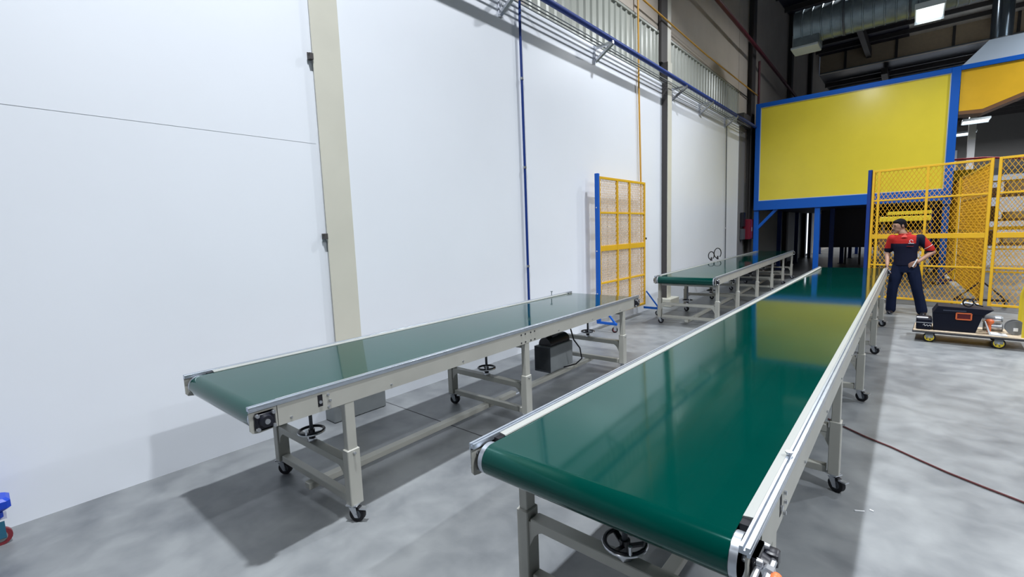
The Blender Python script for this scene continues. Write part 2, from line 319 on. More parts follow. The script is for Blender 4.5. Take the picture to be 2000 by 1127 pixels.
def conveyor(label, group, loc, rz, L, W, H, legs, slots=(), boltrows=(), extra=None, zx=.37):
    t = thing('belt_conveyor', label, 'conveyor', (loc[0], loc[1], 0), rz, group)
    hw = W / 2; bw = hw - .056; R = .062; zt = H - .014; zc_ = zt - R
    # belt loop
    m = MB(); out = []
    N = 14
    for i in range(N + 1):
        a = PI / 2 + PI * i / N; out.append((R + .008 + R * math.cos(a), zc_ + R * math.sin(a)))
    for i in range(N + 1):
        a = -PI / 2 + PI * i / N; out.append((L - R - .008 + R * math.cos(a), zc_ + R * math.sin(a)))
    vs = [(-bw, y, z) for y, z in out] + [(bw, y, z) for y, z in out]; k = len(out)
    m.add(vs, [(i, (i + 1) % k, (i + 1) % k + k, i + k) for i in range(k)], BELT, True)
    # inner wall of the belt, 3 mm in
    inn = [(y + (.003 if y < L / 2 else -.003) * (1 if (y < R or y > L - R) else 0), z + (-.003 if z > zc_ else .003)) for y, z in out]
    vs = [(-bw, y, z) for y, z in inn] + [(bw, y, z) for y, z in inn]
    m.add(vs, [(i + k, (i + 1) % k + k, (i + 1) % k, i) for i in range(k)], BELT, True)
    for s in (0, 1):
        o = s * k
        m.add([vs2 for vs2 in ([((-bw, bw)[s], y, z) for y, z in out] + [((-bw, bw)[s], y, z) for y, z in inn])], [(i, (i + 1) % k, (i + 1) % k + k, i + k) for i in range(k)], BELT)
    m.build('belt', t)
    m = MB(); m.box(-bw, bw, .16, L - .16, zt - .012, zt - .0045, GREY); m.build('slider_bed', t)
    for s in (-1, 1):
        # aluminium guide rail with two ridges and a slot
        p = [(hw - .027, H - .02), (hw - .027, H - .002), (hw - .026, H), (hw - .018, H), (hw - .017, H - .010), (hw - .012, H - .010), (hw - .011, H), (hw - .001, H), (hw, H - .001), (hw, H - .008), (hw - .003, H - .009), (hw - .003, H - .013), (hw, H - .014), (hw, H - .026), (hw - .008, H - .026), (hw - .008, H - .02)]
        m = MB(); m.prism([(s * x, z) for x, z in p], 0, L, ALU); rail = m.build('guide_rail', t)
        m = MB(); m.prism([(s * (hw - .057), H - .0125), (s * (hw - .055), H - .008), (s * (hw - .0275), H - .004), (s * (hw - .0275), H - .0125)], .15, L - .15, STRIP); m.build('belt_edge_strip', t)
        # side panel
        m = MB(); m.box(*sorted((s * (hw - .003), s * (hw - .008))), .135, L - .135, H - .135, H - .027, FRAME)
        m.box(*sorted((s * (hw - .006), s * (hw - .045))), .135, L - .135, H - .135, H - .131, FRAME)
        yb = .2
        while yb < L - .2:
            if not any(abs(yb - q[0]) < .1 for q in boltrows): m.cyl((s * (hw - .003), yb, H - .11), (s * (hw + .003), yb, H - .11), .006, STEEL, n=8)
            yb += .62
        for (yr, nn) in boltrows:
            for i in range(nn):
                for zz in (H - .05, H - .118): m.cyl((s * (hw - .003), yr + i * .055 + (.02 if i > 1 else 0), zz), (s * (hw + .003), yr + i * .055 + (.02 if i > 1 else 0), zz), .006, BLACK, n=8)
        for ys in slots:
            m.box(*sorted((s * (hw - .0035), s * (hw - .002))), ys - .014, ys + .014, H - .105, H - .04, RUBBER, .0005)
            m.cyl((s * (hw - .003), ys, H - .08), (s * (hw + .004), ys, H - .08), .009, STEEL, n=8)
            for dy, dz in ((.045, -.05), (.055, -.085), (.045, -.118)): m.cyl((s * (hw - .003), ys + dy, H + dz), (s * (hw + .006), ys + dy, H + dz), .007, STEEL, n=8)
        m.build('side_panel', t)
        for e_, y0 in ((0, 0.0), (1, L - .135)):
            m = MB()
            pr = [(y0, H - .027), (y0 + .133, H - .027), (y0 + .133, H - .135), (y0 + .04, H - .14), (y0 + .012, H - .135), (y0, H - .12)] if e_ == 0 else [(y0 + .002, H - .027), (y0 + .135, H - .027), (y0 + .135, H - .12), (y0 + .123, H - .135), (y0 + .095, H - .14), (y0 + .002, H - .135)]
            m.prism(pr, *sorted((s * (hw - .006), s * (hw - .012))), FRAME, axis='x'); m.build('end_plate', t)
            yc = R + .008 if e_ == 0 else L - R - .008
            m = MB(); x0, x1 = sorted((s * (hw - .006), s * (hw + .012)))
            m.box(x0, x1, yc - .05, yc + .05, zc_ - .05, zc_ + .038, BLACK, .008)
            m.cyl((s * (hw + .01), yc, zc_ - .006), (s * (hw + .03), yc, zc_ - .006), .036, BLACK, r1=.028, n=20)
            m.cyl((s * (hw + .03), yc, zc_ - .006), (s * (hw + .036), yc, zc_ - .006), .013, STEEL, n=12)
            bb = m.build('bearing_block', t)
            for dy in (-.038, .038):
                for dz in (-.04, .028):
                    q = MB(); q.cyl((s * (hw + .008), yc + dy, zc_ + dz), (s * (hw + .022), yc + dy, zc_ + dz), .0105, STEEL, r1=.009, n=10)
                    q.cyl((s * (hw - .01), yc + dy, zc_ + dz), (s * (hw - .022), yc + dy, zc_ + dz), .008, STEEL, n=8)
                    q.build('bolt', bb)
            # black inner guard between belt end and rail
            m = MB(); m.box(*sorted((s * (hw - .013), s * (bw + .001))), yc + (.045 if e_ == 0 else -.13), yc + (.13 if e_ == 0 else -.045), H - .035, H - .0125, RUBBER); m.build('end_guard', t)
    for yc in (R + .008, L - R - .008):
        m = MB(); m.cyl((-bw - .022, yc, zc_), (bw + .022, yc, zc_), R - .0035, DRUM, n=28); m.cyl((-hw + .01, yc, zc_), (hw - .01, yc, zc_), .012, STEEL)
        m.cyl((-bw - .022, yc, zc_), (-bw - .0015, yc, zc_), R - .0005, DRUM, n=28); m.cyl((bw + .0015, yc, zc_), (bw + .022, yc, zc_), R - .0005, DRUM, n=28)
        m.build('end_roller', t)
    # frames
    for (yl, flip) in legs:
        for s in (-1, 1):
            m = MB(); xc = s * (hw - .026)
            m.box(xc - .022, xc + .022, yl - .03, yl + .03, .3, H - .1355, FRAME, .003)
            m.box(xc - .03, xc + .03, yl - .04, yl + .04, .105, .445, FRAME, .004)
            m.cyl((xc + s * .03, yl, .425), (xc + s * .045, yl, .425), .007, STEEL, n=8)
            # curved gusset
            g = [(0, 0), (0, -.12)] + [(.11 - .1 * math.cos(a) , -.12 + .1 * math.sin(a)) for a in [PI / 2 * i / 5 for i in range(1, 6)]] + [(.11, 0)]
            m.prism([(xc - s * (.03 + x), zx - .015 + z) for x, z in g], yl - .03, yl - .024, FRAME)
            leg = m.build('leg', t); caster(leg, xc, yl - .01, ang=math.atan2(loc[1] + yl, loc[0] + xc) - PI + .8 * (random.random() - .5) - .25)
        xi = hw - .066
        m = MB(); m.box(-xi, xi, yl - .032, yl + .032, zx - .045, zx, FRAME, .003); m.build('cross_bar', t)
        m = MB(); m.box(-xi, xi, yl - .025, yl + .025, .105, .15, FRAME, .003); m.build('cross_bar', t)
        m = MB(); m.box(-hw + .058, hw - .058, yl - .022, yl + .022, H - .18, H - .15, FRAME, .003); m.build('cross_bar', t)
        m = MB(); zw = zx + .065
        m.tube([(.076 * math.cos(a), yl + .076 * math.sin(a), zw) for a in [2 * PI * i / 24 for i in range(24)]], .009, BLACK, 8, True)
        m.tube([(.079 * math.cos(a), yl + .079 * math.sin(a), zw - .003) for a in [2 * PI * i / 24 for i in range(24)]], .0075, STEEL, 8, True)
        for i in range(3):
            a = 2 * PI * i / 3 + .5; m.bar((.0, yl, zw - .02), (.075 * math.cos(a), yl + .075 * math.sin(a), zw), .02, .008, BLACK)
        m.cyl((0, yl, zw - .055), (0, yl, zw + .01), .02, BLACK); m.cyl((.05, yl - .058, zw), (.05, yl - .058, zw + .035), .008, STEEL, n=8)
        hwh = m.build('handwheel', t)
        m = MB(); m.cyl((0, yl, zx), (0, yl, H - .15), .011, DGREY); m.cyl((0, yl, zx), (0, yl, zx + .018), .03, STEEL, n=6); m.build('screw_spindle', hwh)
    ys = [q[0] for q in legs]
    half = ys[len(ys) // 2]
    for (a, b) in ((ys[0] - .06, half + .38), (half + .5, ys[-1] + .1)):
        m = MB(); m.box(-.03, .03, a, b, .062, .104, FRAME, .003); m.build('tie_bar', t)
    m = MB(); m.box(-.012, .012, half + .3, half + .58, .045, .0615, STEEL); m.build('splice_plate', t)
    if extra: extra(t, hw, H, L)
    return t
G = 'green belt conveyors'
def main_extra(t, hw, H, L):
    # tension screws and orange cap at the near right corner
    m = MB()
    m.cyl((hw + .012, -.03, H - .06), (hw + .012, .06, H - .06), .008, STEEL, n=8); m.cyl((hw + .034, -.005, H - .07), (hw + .034, .09, H - .07), .01, STEEL, n=8)
    m.box(hw + .013, hw + .045, .09, .125, H - .09, H - .05, BLACK, .004)
    m.cyl((hw + .034, .03, H - .07), (hw + .034, .05, H - .07), .017, STEEL, n=6)
    m.build('tension_screw', t)
    m = MB(); m.ell((hw + .052, .03, H - .075), (.016, .02, .016), ORL); m.build('orange_cap', t)
    m = MB(); m.cyl((hw - .02, .6, H + .002), (hw - .02, .6, H + .012), .009, STEEL, n=10); m.cyl((hw - .02, .6, H + .01), (hw - .02, .6, H + .013), .013, STEEL, n=10); m.build('rail_bolt', t)
    for yy in (5.3, 7.2):
        m = MB(); m.box(hw - .2, hw - .09, yy, yy + .22, .33, .5, GREY, .01); m.cyl((hw - .145, yy + .11, .5), (hw - .145, yy + .11, .53), .05, STEEL); m.cyl((hw - .145, yy + .11, .53), (hw - .145, yy + .11, .6), .055, BRASS, r1=.03); m.build('drive_gearbox', t)
conveyor('long glossy green belt conveyor in the foreground, reaching to the man', G, (-.7635, 1.18), 0, 9.09, 1.0, .85,
         [(.31, 0), (2.16, 0), (4.05, 0), (6.05, 0), (8.04, 0)], slots=(.38,), extra=main_extra, zx=.415)
def c2_extra(t, hw, H, L):
    m = MB(); m.box(-.16, .05, 3.15, 3.6, .15, .42, GREY, .006); m.box(-.16, .05, 3.15, 3.155, .14, .42, DGREY); bx = m.build('drive_box', t)
    m = MB(); m.cyl((-.055, 3.2, .43), (-.055, 3.58, .43), .08, BLACK, n=20); m.box(-.1, -.02, 3.3, 3.4, .5, H - .13, BLACK); m.build('motor', bx)
    m = MB(); m.tube([(.1, 3.45, H - .14), (.11, 3.46, .6), (.13, 3.5, .45), (.17, 3.56, .35), (.17, 3.6, .22), (.12, 3.55, .16), (.02, 3.45, .13)], .008, RUBBER, 8); m.build('motor_cable', bx)
    m = MB(); m.cyl((-hw + .02, 3.95, H), (-hw + .02, 3.95, H + .045), .006, STEEL, n=8); m.cyl((-hw + .02, 3.95, H + .045), (-hw + .02, 3.95, H + .055), .016, STEEL, n=10); m.build('rail_bolt', t)
conveyor('green belt conveyor along the white wall, second in size, at left', G, (-2.868, .782), math.radians(1.05), 4.42, .975, .86,
         [(.53, 0), (2.2, 0), (4.03, 0)], slots=(.36,), boltrows=((2.12, 4),), extra=c2_extra)
def c3_extra(t, hw, H, L):
    m = MB(); m.box(-.3, .05, 5.2, 5.7, .25, .6, DGREY, .01); m.cyl((-.12, 5.0, .5), (-.12, 5.3, .5), .08, GREY); m.build('drive_box', t)
conveyor('green belt conveyor standing farthest away, by the blue posts', G, (-2.80, 7.60), math.radians(2.45), 8.75, 1.0, .85,
         [(.2, 0), (1.6, 0), (3.4, 0), (5.2, 0), (6.9, 0), (8.5, 0)], extra=c3_extra)

# ================================================================= MESH FENCES
def fence(name, label, cat, p0, p1, z0, z1, rails, verts, mesh_m=ORANGE, fr_m=YEL2, sw=.0065, sd=.008, dw=.07, dh=.115, group=None, st=.04, thick=(), door_edge=None):
    p0 = Vector((*p0, 0)); p1 = Vector((*p1, 0)); d = p1 - p0; L = d.length; rz = math.atan2(d.y, d.x)
    t = thing(name, label, cat, tuple(p0), rz, group)
    m = MB()
    for x in (st / 2, L - st / 2): m.box(x - st / 2, x + st / 2, -.02, .02, z0, z1, fr_m, .003)
    for z in (z0, z1 - st): m.box(st, L - st, -.018, .018, z, z + st, fr_m, .003)
    m.build('frame', t)
    for z in rails:
        h = .045 if z in thick else .016
        m = MB(); m.box(st, L - st, -.017, .017, z - h, z + h, fr_m, .003); m.build('rail', t)
    for x in verts:
        m = MB(); m.box(x - .02, x + .02, -.022, -.0175, z0 + st, z1 - st, fr_m); m.box(x - .02, x - .015, -.0175, .014, z0 + st, z1 - st, fr_m); m.build('upright', t)
    m = MB(); w_ = L - 2 * st; h_ = z1 - z0 - 2 * st; k = dh / dw
    lo = -int(h_ / dh) - 2; hi = int(w_ / dw) + 2
    for sgn in (1, -1):
        for i in range(lo, hi + 1):
            xa = i * dw; xb = xa + h_ / k           # line from (xa,0) to (xb,h)
            x0c = max(0, xa); x1c = min(w_, xb)
            if x1c - x0c < .004: continue
            za = (x0c - xa) * k; zb = (x1c - xa) * k
            if sgn < 0: A = (w_ - x0c, za); B = (w_ - x1c, zb)
            else: A = (x0c, za); B = (x1c, zb)
            m.bar((A[0] + st, 0, A[1] + z0 + st), (B[0] + st, 0, B[1] + z0 + st), sw, sd, mesh_m, up=(0, 1, 0))
    m.build('wire_mesh', t)
    return t, L
def stand(t, x, z1, m_, z0=.11, half=.3, dark=None, post=True, back=True):
    mm = dark or m_
    m = MB()
    if post: m.box(x - .03, x + .03, -.03, .03, z0 + .04, z1, m_, .004)
    m.box(x - .02, x + .02, -half, half if back else .03, z0, z0 + .04, mm, .003)
    m.bar((x, -half + .03, z0 + .03), (x, -.03, z0 + .34), .025, .025, mm)
    if back: m.bar((x, half - .03, z0 + .03), (x, .03, z0 + .34), .025, .025, mm)
    for dz in (.5, 1.2, 1.9):
        if post: m.cyl((x - .034, 0, z0 + dz), (x + .034, 0, z0 + dz), .012, STEEL, n=8)
    s = m.build('stand', t)
    for yy in ((-half + .02), (half - .02)):
        if yy > 0 and not back: continue
        q = MB(); q.M = Matrix.Translation((x, yy, 0)) @ Matrix.Rotation(.4, 4, 'Z')
        q.cyl((0, 0, z0 - .012), (0, 0, z0), .022, STEEL); q.box(-.02, -.015, -.015, .03, .03, z0 - .01, STEEL); q.box(.015, .02, -.015, .03, .03, z0 - .01, STEEL)
        q.cyl((-.013, .015, .047), (.013, .015, .047), .047, RUBBER, n=18); q.cyl((-.0145, .015, .047), (.0145, .015, .047), .03, mat('red_caster_hub', (.3, .06, .06), .5), n=14)
        q.build('caster', s)
    return s
RL = (.77, 1.335, 2.05)
# gate parked against the left wall
t, L = fence('mesh_gate', 'yellow framed mesh gate with blue left post standing by the white wall', 'gate', (-3.86, 6.70), (-3.86, 8.42), .2, 2.52, (.78, 1.355, 1.94), (.62, 1.08), sw=.0022, mesh_m=mat('pale_peach_mesh', (.72, .55, .38), .5), dw=.05, dh=.08, thick=(1.355,))
stand(t, -.035, 2.56, BLUE, z0=.12, half=.33, back=False)
m = MB(); m.box(L - .005, L + .02, -.3, 0.02, .12, .16, BLUE); m.bar((L + .01, -.28, .15), (L + .01, -.03, .46), .022, .022, BLUE)
s = m.build('foot_brace', t)
q = MB(); q.M = Matrix.Translation((L + .01, -.28, 0)); q.cyl((-.013, .015, .05), (.013, .015, .05), .05, RUBBER, n=18); q.cyl((-.0145, .015, .05), (.0145, .015, .05), .032, GREY, n=14); q.box(-.02, -.015, 0, .03, .04, .12, STEEL); q.box(.015, .02, 0, .03, .04, .12, STEEL); q.build('caster', s)
m = MB(); m.box(L, L + .06, -.02, .03, 1.45, 1.49, BLACK, .004); m.build('latch', t)
# fence behind the man
dirx = Vector((1.0, -.277, 0)).normalized()
A = Vector((-.63, 11.985, 0)); Bp = A + dirx * 1.72
t, L = fence('mesh_fence', 'yellow mesh fence panel directly behind the man', 'fence', A.xy, Bp.xy, .1, 2.65, RL, (.115, .86), group='yellow mesh fence panels', thick=(1.335,))
m = MB(); m.box(-.075, -.015, -.03, .03, 0, 2.67, DBLUE, .004); m.box(-.1, .01, -.06, .06, 0, .012, DBLUE); m.build('post', t)
C0 = Bp + dirx * .06; C1 = C0 + dirx * 2.2
fence('mesh_fence', 'yellow mesh fence panel at the right edge, behind the platform trolley', 'fence', C0.xy, C1.xy, .1, 2.65, RL, (1.1,), group='yellow mesh fence panels', thick=(1.335,))
# fences seen end-on behind it
t, L = fence('mesh_fence', 'yellow mesh fence panel seen edge-on behind, right one of two', 'fence', (1.045, 12.05), (.90, 15.7), .12, 2.62, RL, (1.2, 2.4), group='yellow mesh fence panels', thick=(1.335,), sw=.014, sd=.02)
stand(t, .03, 2.6, DGREY, half=.36, z0=.11, dark=mat('black_purple_enamel', (.02, .015, .03), .5), post=False)
stand(t, L - .03, 2.6, DGREY, half=.36, z0=.11, dark=mat('purple_enamel', (.05, .03, .14), .5), post=False)
t, L = fence('mesh_fence', 'yellow mesh fence panel seen edge-on behind, left one of two', 'fence', (.86, 15.85), (.80, 19.6), .12, 2.62, RL, (1.2, 2.4), group='yellow mesh fence panels', thick=(1.335,), sw=.014, sd=.02)
stand(t, .03, 2.6, DGREY, half=.36, z0=.11, post=False); stand(t, L - .03, 2.6, DGREY, half=.36, z0=.11, post=False)
t, L = fence('mesh_fence', 'yellow mesh fence panel farther back beyond the right edge panels', 'fence', (1.35, 18.4), (4.2, 17.8), .12, 2.62, (.77, 1.335), (1.4,), group='yellow mesh fence panels', thick=(1.335,))
m = MB(); m.box(.78, 1.4, 20.2, 20.24, 2.3, 3.12, YEL, .004)
m.box(.80, .84, 20.2, 20.24, 0, 2.3, BLUE); tag(m.build('sheet_panel'), 'plain yellow sheet panel on a blue post beyond the fence', 'panel')

# ================================================================= ENCLOSURE ON POSTS
Y0 = 16.0
t = thing('elevated_enclosure', 'big yellow panelled enclosure raised on blue steel posts', 'enclosure', (0, Y0, 0))
xl, xr, zb, ztp = -3.74, .60, 2.10, 5.27
m = MB()
m.box(xl, xr + .12, -.05, .1, ztp - .12, ztp, BLUE, .005); m.box(xl, xr, -.05, .1, zb, zb + .28, BLUE, .005)
m.box(xl, xl + .13, -.055, .1, zb - .0, ztp, BLUE, .005); m.box(xr - .03, xr + .13, -.055, .1, 2.0, ztp - .003, BLUE, .005)
m.build('front_frame', t)
m = MB(); m.box(xl + .13, xr - .03, -.03, .03, zb + .28, ztp - .12, YEL)
m.box(xl + .13, xl + .15, -.034, -.0305, zb + .28, ztp - .12, SILT); m.box(xr - .05, xr - .03, -.034, -.0305, zb + .28, ztp - .12, SILT)
m.box(xl + .15, xr - .05, -.034, -.0305, ztp - .14, ztp - .12, SILT); m.box(xl + .15, xr - .05, -.034, -.0305, zb + .28, zb + .3, SILT)
m.build('front_panel', t)
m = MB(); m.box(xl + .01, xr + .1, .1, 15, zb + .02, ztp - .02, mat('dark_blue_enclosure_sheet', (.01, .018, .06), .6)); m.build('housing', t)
for j, yy in enumerate((0, 3.4, 6.8, 10.2, 13.6)):
    for i, x in enumerate((xl, -2.14, xr - .02)):
        m = MB(); m.box(x, x + .13, yy, yy + .12, .012, zb + (.02 if j else 0), BLUE if j == 0 else DBLUE, .004); m.box(x - .05, x + .18, yy - .05, yy + .17, 0, .012, DBLUE); m.build('post', t)
m = MB(); m.bar((xl + .1, .06, 1.55), (xl + .62, .06, zb + .02), .09, .08, BLUE); m.build('brace', t)
m = MB(); m.bar((xl + .1, .0, 1.9), (xl + .3, 0.0, 1.9), .03, .03, BLUE); 
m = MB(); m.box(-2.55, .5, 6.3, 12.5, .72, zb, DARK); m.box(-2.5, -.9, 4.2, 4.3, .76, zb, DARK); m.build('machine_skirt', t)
m = MB()
for k in range(6): m.box(-2.4 + k * .45, -2.33 + k * .45, 6.4, 6.5, 0, .72, DGREY)
m.build('skirt_leg', t)
# perforated yellow tray seen behind the mesh
t2 = thing('machine_guard', 'long yellow machine guard behind the fence, under the enclosure', 'machine', (-.6, 14.6, 0))
m = MB(); m.box(0, .95, 0, .4, 1.62, 1.74, YEL, .01); m.box(.15, .95, 0, .05, 1.78, 1.86, YEL); m.build('guard', t2)
for x in (.05, .85):
    m = MB(); m.box(x, x + .06, .15, .21, 0, 1.62, DGREY); m.build('leg', t2)
m = MB(); m.box(.0, .9, .05, .36, .9, 1.4, mat('brown_machine_body', (.13, .075, .05), .6), .02); m.build('body', t2)
# right bay
t = thing('guard_panel', 'yellow panel with sloping lower edge, blue top beam, beside the enclosure', 'panel', (0, Y0, 0))
m = MB(); P_ = [(.74, 4.22), (1.15, 4.20), (1.9, 4.49), (3.4, 5.0), (3.4, 5.17), (.74, 5.17)]
m.prism(P_, -.02, .06, YEL2); m.build('sheet', t)
m = MB(); m.prism([(.735, 4.14), (1.15, 4.11), (1.9, 4.4), (3.4, 4.9), (3.4, 4.998), (1.9, 4.488), (1.15, 4.198), (.735, 4.218)], -.02, .5, mat('brown_lower_edge', (.16, .075, .03), .5)); m.build('lower_edge', t)
m = MB(); m.box(.732, 3.4, -.05, .1, 5.172, 5.28, BLUE, .004); m.build('top_beam', t)
t = thing('exhaust_hood', 'grey pyramid exhaust hood with round stack above the blue beam', 'hood', (1.5, 16.9, 5.28))
hm = mat('grey_hood_sheet', (.33, .39, .46), .4, .15)
m = MB(); R0 = [(-.78, -.75, 0), (2.0, -.75, 0), (2.0, .9, 0), (-.78, .9, 0)]; R1 = [(-.28, -.3, .62), (.34, -.3, .62), (.34, .4, .62), (-.28, .4, .62)]
m.loft([R0, R1], hm, True, False); m.build('hood', t)
m = MB(); m.cyl((-.06, 0, .62), (-.06, 0, 3.6), .2, mat('dark_polished_stack', (.10, .12, .14), .18, .8), n=28); m.cyl((-.06, 0, .62), (-.06, 0, .66), .23, DGREY, n=28); m.build('stack', t)
# round duct
t = thing('ventilation_duct', 'round ribbed galvanised duct hanging under the roof', 'duct', (-.25, 14.3, 6.55))
m = MB(); rings = []; x = -2.22; nn = 24
while x < 9:
    for dx, r in ((0, .40), (.16, .40), (.17, .412), (.19, .412), (.2, .40)):
        rings.append([(x + dx, r * math.cos(2 * PI * i / nn), r * math.sin(2 * PI * i / nn)) for i in range(nn)])
    x += .2
m.loft(rings, GALV, True); m.build('duct_run', t)
m = MB(); m.box(-2.25, -1.68, -.26, .3, -.52, -.2, GALV, .02); m.box(-2.28, -1.7, -.28, .32, -.56, -.5, SILT, .01); m.build('outlet', t)
for x in (-1.2, .0, 1.5):
    m = MB(); m.cyl((x, 0, .4), (x, 0, 3.1), .012, STEEL, n=6); m.cyl((x - .02, 0, 0), (x + .02, 0, 0), .425, DGREY, n=24, caps=False); m.build('hanger', t)
# lamps one can see
glow = mat('lit_diffuser', (.9, .95, 1), .4, emit=(.85, .93, 1), estr=6)
def bay(label, loc, sx, sy, top, power):
    t = thing('ceiling_lamp', label, 'lamp', loc, 0, 'rectangular ceiling lamps')
    m = MB(); m.box(-sx / 2, sx / 2, -sy / 2, sy / 2, .02, .12, SILT, .01)
    m.box(-sx / 2, sx / 2, sy / 2 - .02, sy / 2, -.05, .03, SILT); m.box(-sx / 2, sx / 2, -sy / 2, -sy / 2 + .02, -.0, .03, SILT); m.build('housing', t)
    m = MB(); m.box(-sx / 2 + .03, sx / 2 - .03, -sy / 2 + .03, sy / 2 - .03, 0, .02, glow); m.build('diffuser', t)
    for x in (-sx * .4, sx * .4):
        m = MB(); m.cyl((x, 0, .12), (x, 0, top - loc[2]), .008, DGREY, n=6); m.build('hanger', t)
    la = lamp(loc[0], loc[1], loc[2] - .03, power, sx - .1, sy - .1); 
bay('bright rectangular lamp hanging in front of the galvanised duct', (.075, 13.7, 5.95), .48, .85, 9.3, 90)
bay('small bright lamp above the fence, the higher of two', (2.40, 36.5, 6.85), 1.1, 1.0, 9.2, 150)
bay('small bright lamp above the fence, the lower of two', (2.32, 42.5, 7.0), 1.1, 1.0, 9.2, 150)
pipe('sprinkler_main', 'thin red pipe crossing the far hall above the fence', 'pipe', [(-1.0, 34, 4.75), (2.6, 33, 4.55), (3.9, 31, 4.15), (6, 29, 3.7)], .05, mat('red_pipe_paint', (.45, .04, .05), .45))
# far racks seen through the fence
def rack(label, x, y, wd, colr, hh):
    t = thing('storage_rack', label, 'rack', (x, y, 0))
    for a in (0, wd - .08):
        for b_ in (0, .9):
            m = MB(); m.box(a, a + .08, b_, b_ + .08, 0, hh, colr); m.build('post', t)
    for z in (.7, 1.5, 2.3):
        if z < hh:
            m = MB(); m.box(0, wd, .0, .98, z, z + .07, colr); m.build('shelf', t)
            for k in range(3):
                q = MB(); x0 = .12 + k * wd / 3.2; q.box(x0, x0 + wd / 4.2, .1, .8, z + .071, z + .3 + .2 * ((k + int(z * 2)) % 2), WOOD if k % 2 else mat('brown_carton', (.22, .12, .07), .7), .01)
                tag(q.build('carton'), None, None) ; o = bpy.context.scene.objects[-1] if False else None
                LASTC.append((COL.objects[-1], t, label, z, k))
LASTC = []
rack('tall brown storage rack of cartons seen through the right fence', 1.5, 22, 2.2, mat('brown_rack_steel', (.18, .11, .09), .6), 2.6)
for (o, tt, lab, z, k) in LASTC:
    o.location = tt.location
    tag(o, ('%s carton, %s on the %s shelf of the far rack' % (('brown', 'beige')[k % 2], ('leftmost', 'in the middle', 'rightmost')[k], ('lower', 'middle', 'top')[[.7, 1.5, 2.3].index(z)])), 'carton', 'cartons on the far rack')

# ================================================================= PLATFORM TROLLEY AND TOOLS
t = thing('platform_trolley', 'low platform trolley with yellow hoop handle and yellow wheels', 'trolley', (.09, 8.28, 0), math.radians(-2.5))
m = MB(); m.box(0, 1.08, -.0, .58, .145, .165, WOOD, .006); m.box(-.008, 1.1, -.008, .588, .125, .145, BLACK, .005); m.build('deck', t)
m = MB(); hp = [(1.03, .04, .165), (1.03, .04, .62), (1.05, .06, .74), (1.09, .1, .82), (1.12, .2, .86), (1.12, .38, .86), (1.09, .48, .82), (1.05, .52, .74), (1.03, .54, .62), (1.03, .54, .165)]
m.tube(hp, .026, PALEY, 12); m.build('handle', t)
for (x, y) in ((.17, .05), (.82, .05), (.17, .53), (.82, .53)):
    m = MB(); m.box(x - .04, x + .04, y - .022, y - .018, .06, .125, GREY); m.box(x - .04, x + .04, y + .018, y + .022, .06, .125, GREY)
    m.cyl((x, y - .016, .065), (x, y + .016, .065), .065, RUBBER, n=22); m.cyl((x, y - .019, .065), (x, y + .019, .065), .05, PALEY, n=18)
    for i in range(5):
        a = 2 * PI * i / 5; m.cyl((x + .03 * math.cos(a), y - .0205, .065 + .03 * math.sin(a)), (x + .03 * math.cos(a), y + .0205, .065 + .03 * math.sin(a)), .009, DGREY, n=8)
    m.cyl((x, y - .024, .065), (x, y + .024, .065), .012, STEEL, n=8)
    m.build('wheel', t)
NAVY = mat('navy_black_plastic', (.003, .005, .016), .5, 0, .25)
t = thing('tool_box', 'big open dark toolbox with orange framed plate on the trolley', 'toolbox', (.3, 8.33, .166))
m = MB(); m.loft([[(0, 0, 0), (.4, 0, 0), (.4, .3, 0), (0, .3, 0)], [(-.02, -.01, .24), (.46, -.01, .24), (.46, .31, .24), (-.02, .31, .24)]], NAVY, True, False)
m.loft([[(-.02, -.02, .24), (.47, -.02, .24), (.47, .32, .24), (-.02, .32, .24)], [(.03, -.02, .33), (.55, -.02, .31), (.55, .32, .31), (.03, .32, .33)]], NAVY, True, False); m.build('body', t)
m = MB()
for a in (((.21, .17), (.35, .17)), ((.21, .25), (.35, .25)), ((.21, .17), (.21, .25)), ((.35, .17), (.35, .25))):
    m.bar((a[0][0], -.022, a[0][1]), (a[1][0], -.022, a[1][1]), .014, .014, ORL)
m.box(.215, .345, -.0195, -.012, .175, .245, mat('dark_red_plate', (.1, .005, .01), .4)); m.build('plate', t)
m = MB(); m.box(.08, .3, -.028, -.02, .27, .285, mat('worn_navy', (.04, .05, .08), .4)); m.build('latch', t)
t = thing('drill_case', 'flat black tool case with small white script beneath the toolbox', 'case', (.12, 8.30, .166))
m = MB(); m.box(0, .16, 0, .3, 0, .15, NAVY, .012); m.box(0, .16, -.005, .0, .09, .1, STEEL); m.build('body', t)
m = MB(); m.tube([(.07 + .01 * i, -.004, .06 + .012 * math.sin(i * 2.1) + (.012 if i == 1 else 0)) for i in range(9)], .003, WHITE, 6); m.build('script_mark', t)
m = MB(); m.box(.0, .12, .02, .06, .15, .165, WHITE, .004); m.build('handle', t)
m = MB(); m.tube([(.62 + .05 * math.cos(a), 8.42, .545 + .05 * math.sin(a)) for a in [2 * PI * i / 16 for i in range(17)]] + [(.70, 8.43, .52), (.76, 8.44, .505)], .009, RUBBER, 8)
tag(m.build('cable_coil'), 'black cable loop lying on top of the toolbox', 'cable')
m = MB(); m.tube([(.56, 8.5, .505), (.6, 8.52, .53), (.66, 8.5, .52), (.72, 8.52, .51)], .016, mat('pale_grey_bag', (.5, .53, .58), .5), 8); tag(m.build('white_cloth'), 'pale rag lying in the top of the open toolbox', 'rag')
m = MB(); m.loft([[(.82, 8.26, .168), (.98, 8.25, .1672), (.98, 8.42, .1672), (.82, 8.42, .168)], [(.82, 8.26, .186), (.98, 8.25, .171), (.98, 8.42, .171), (.82, 8.42, .186)]], WHITE, True, False)
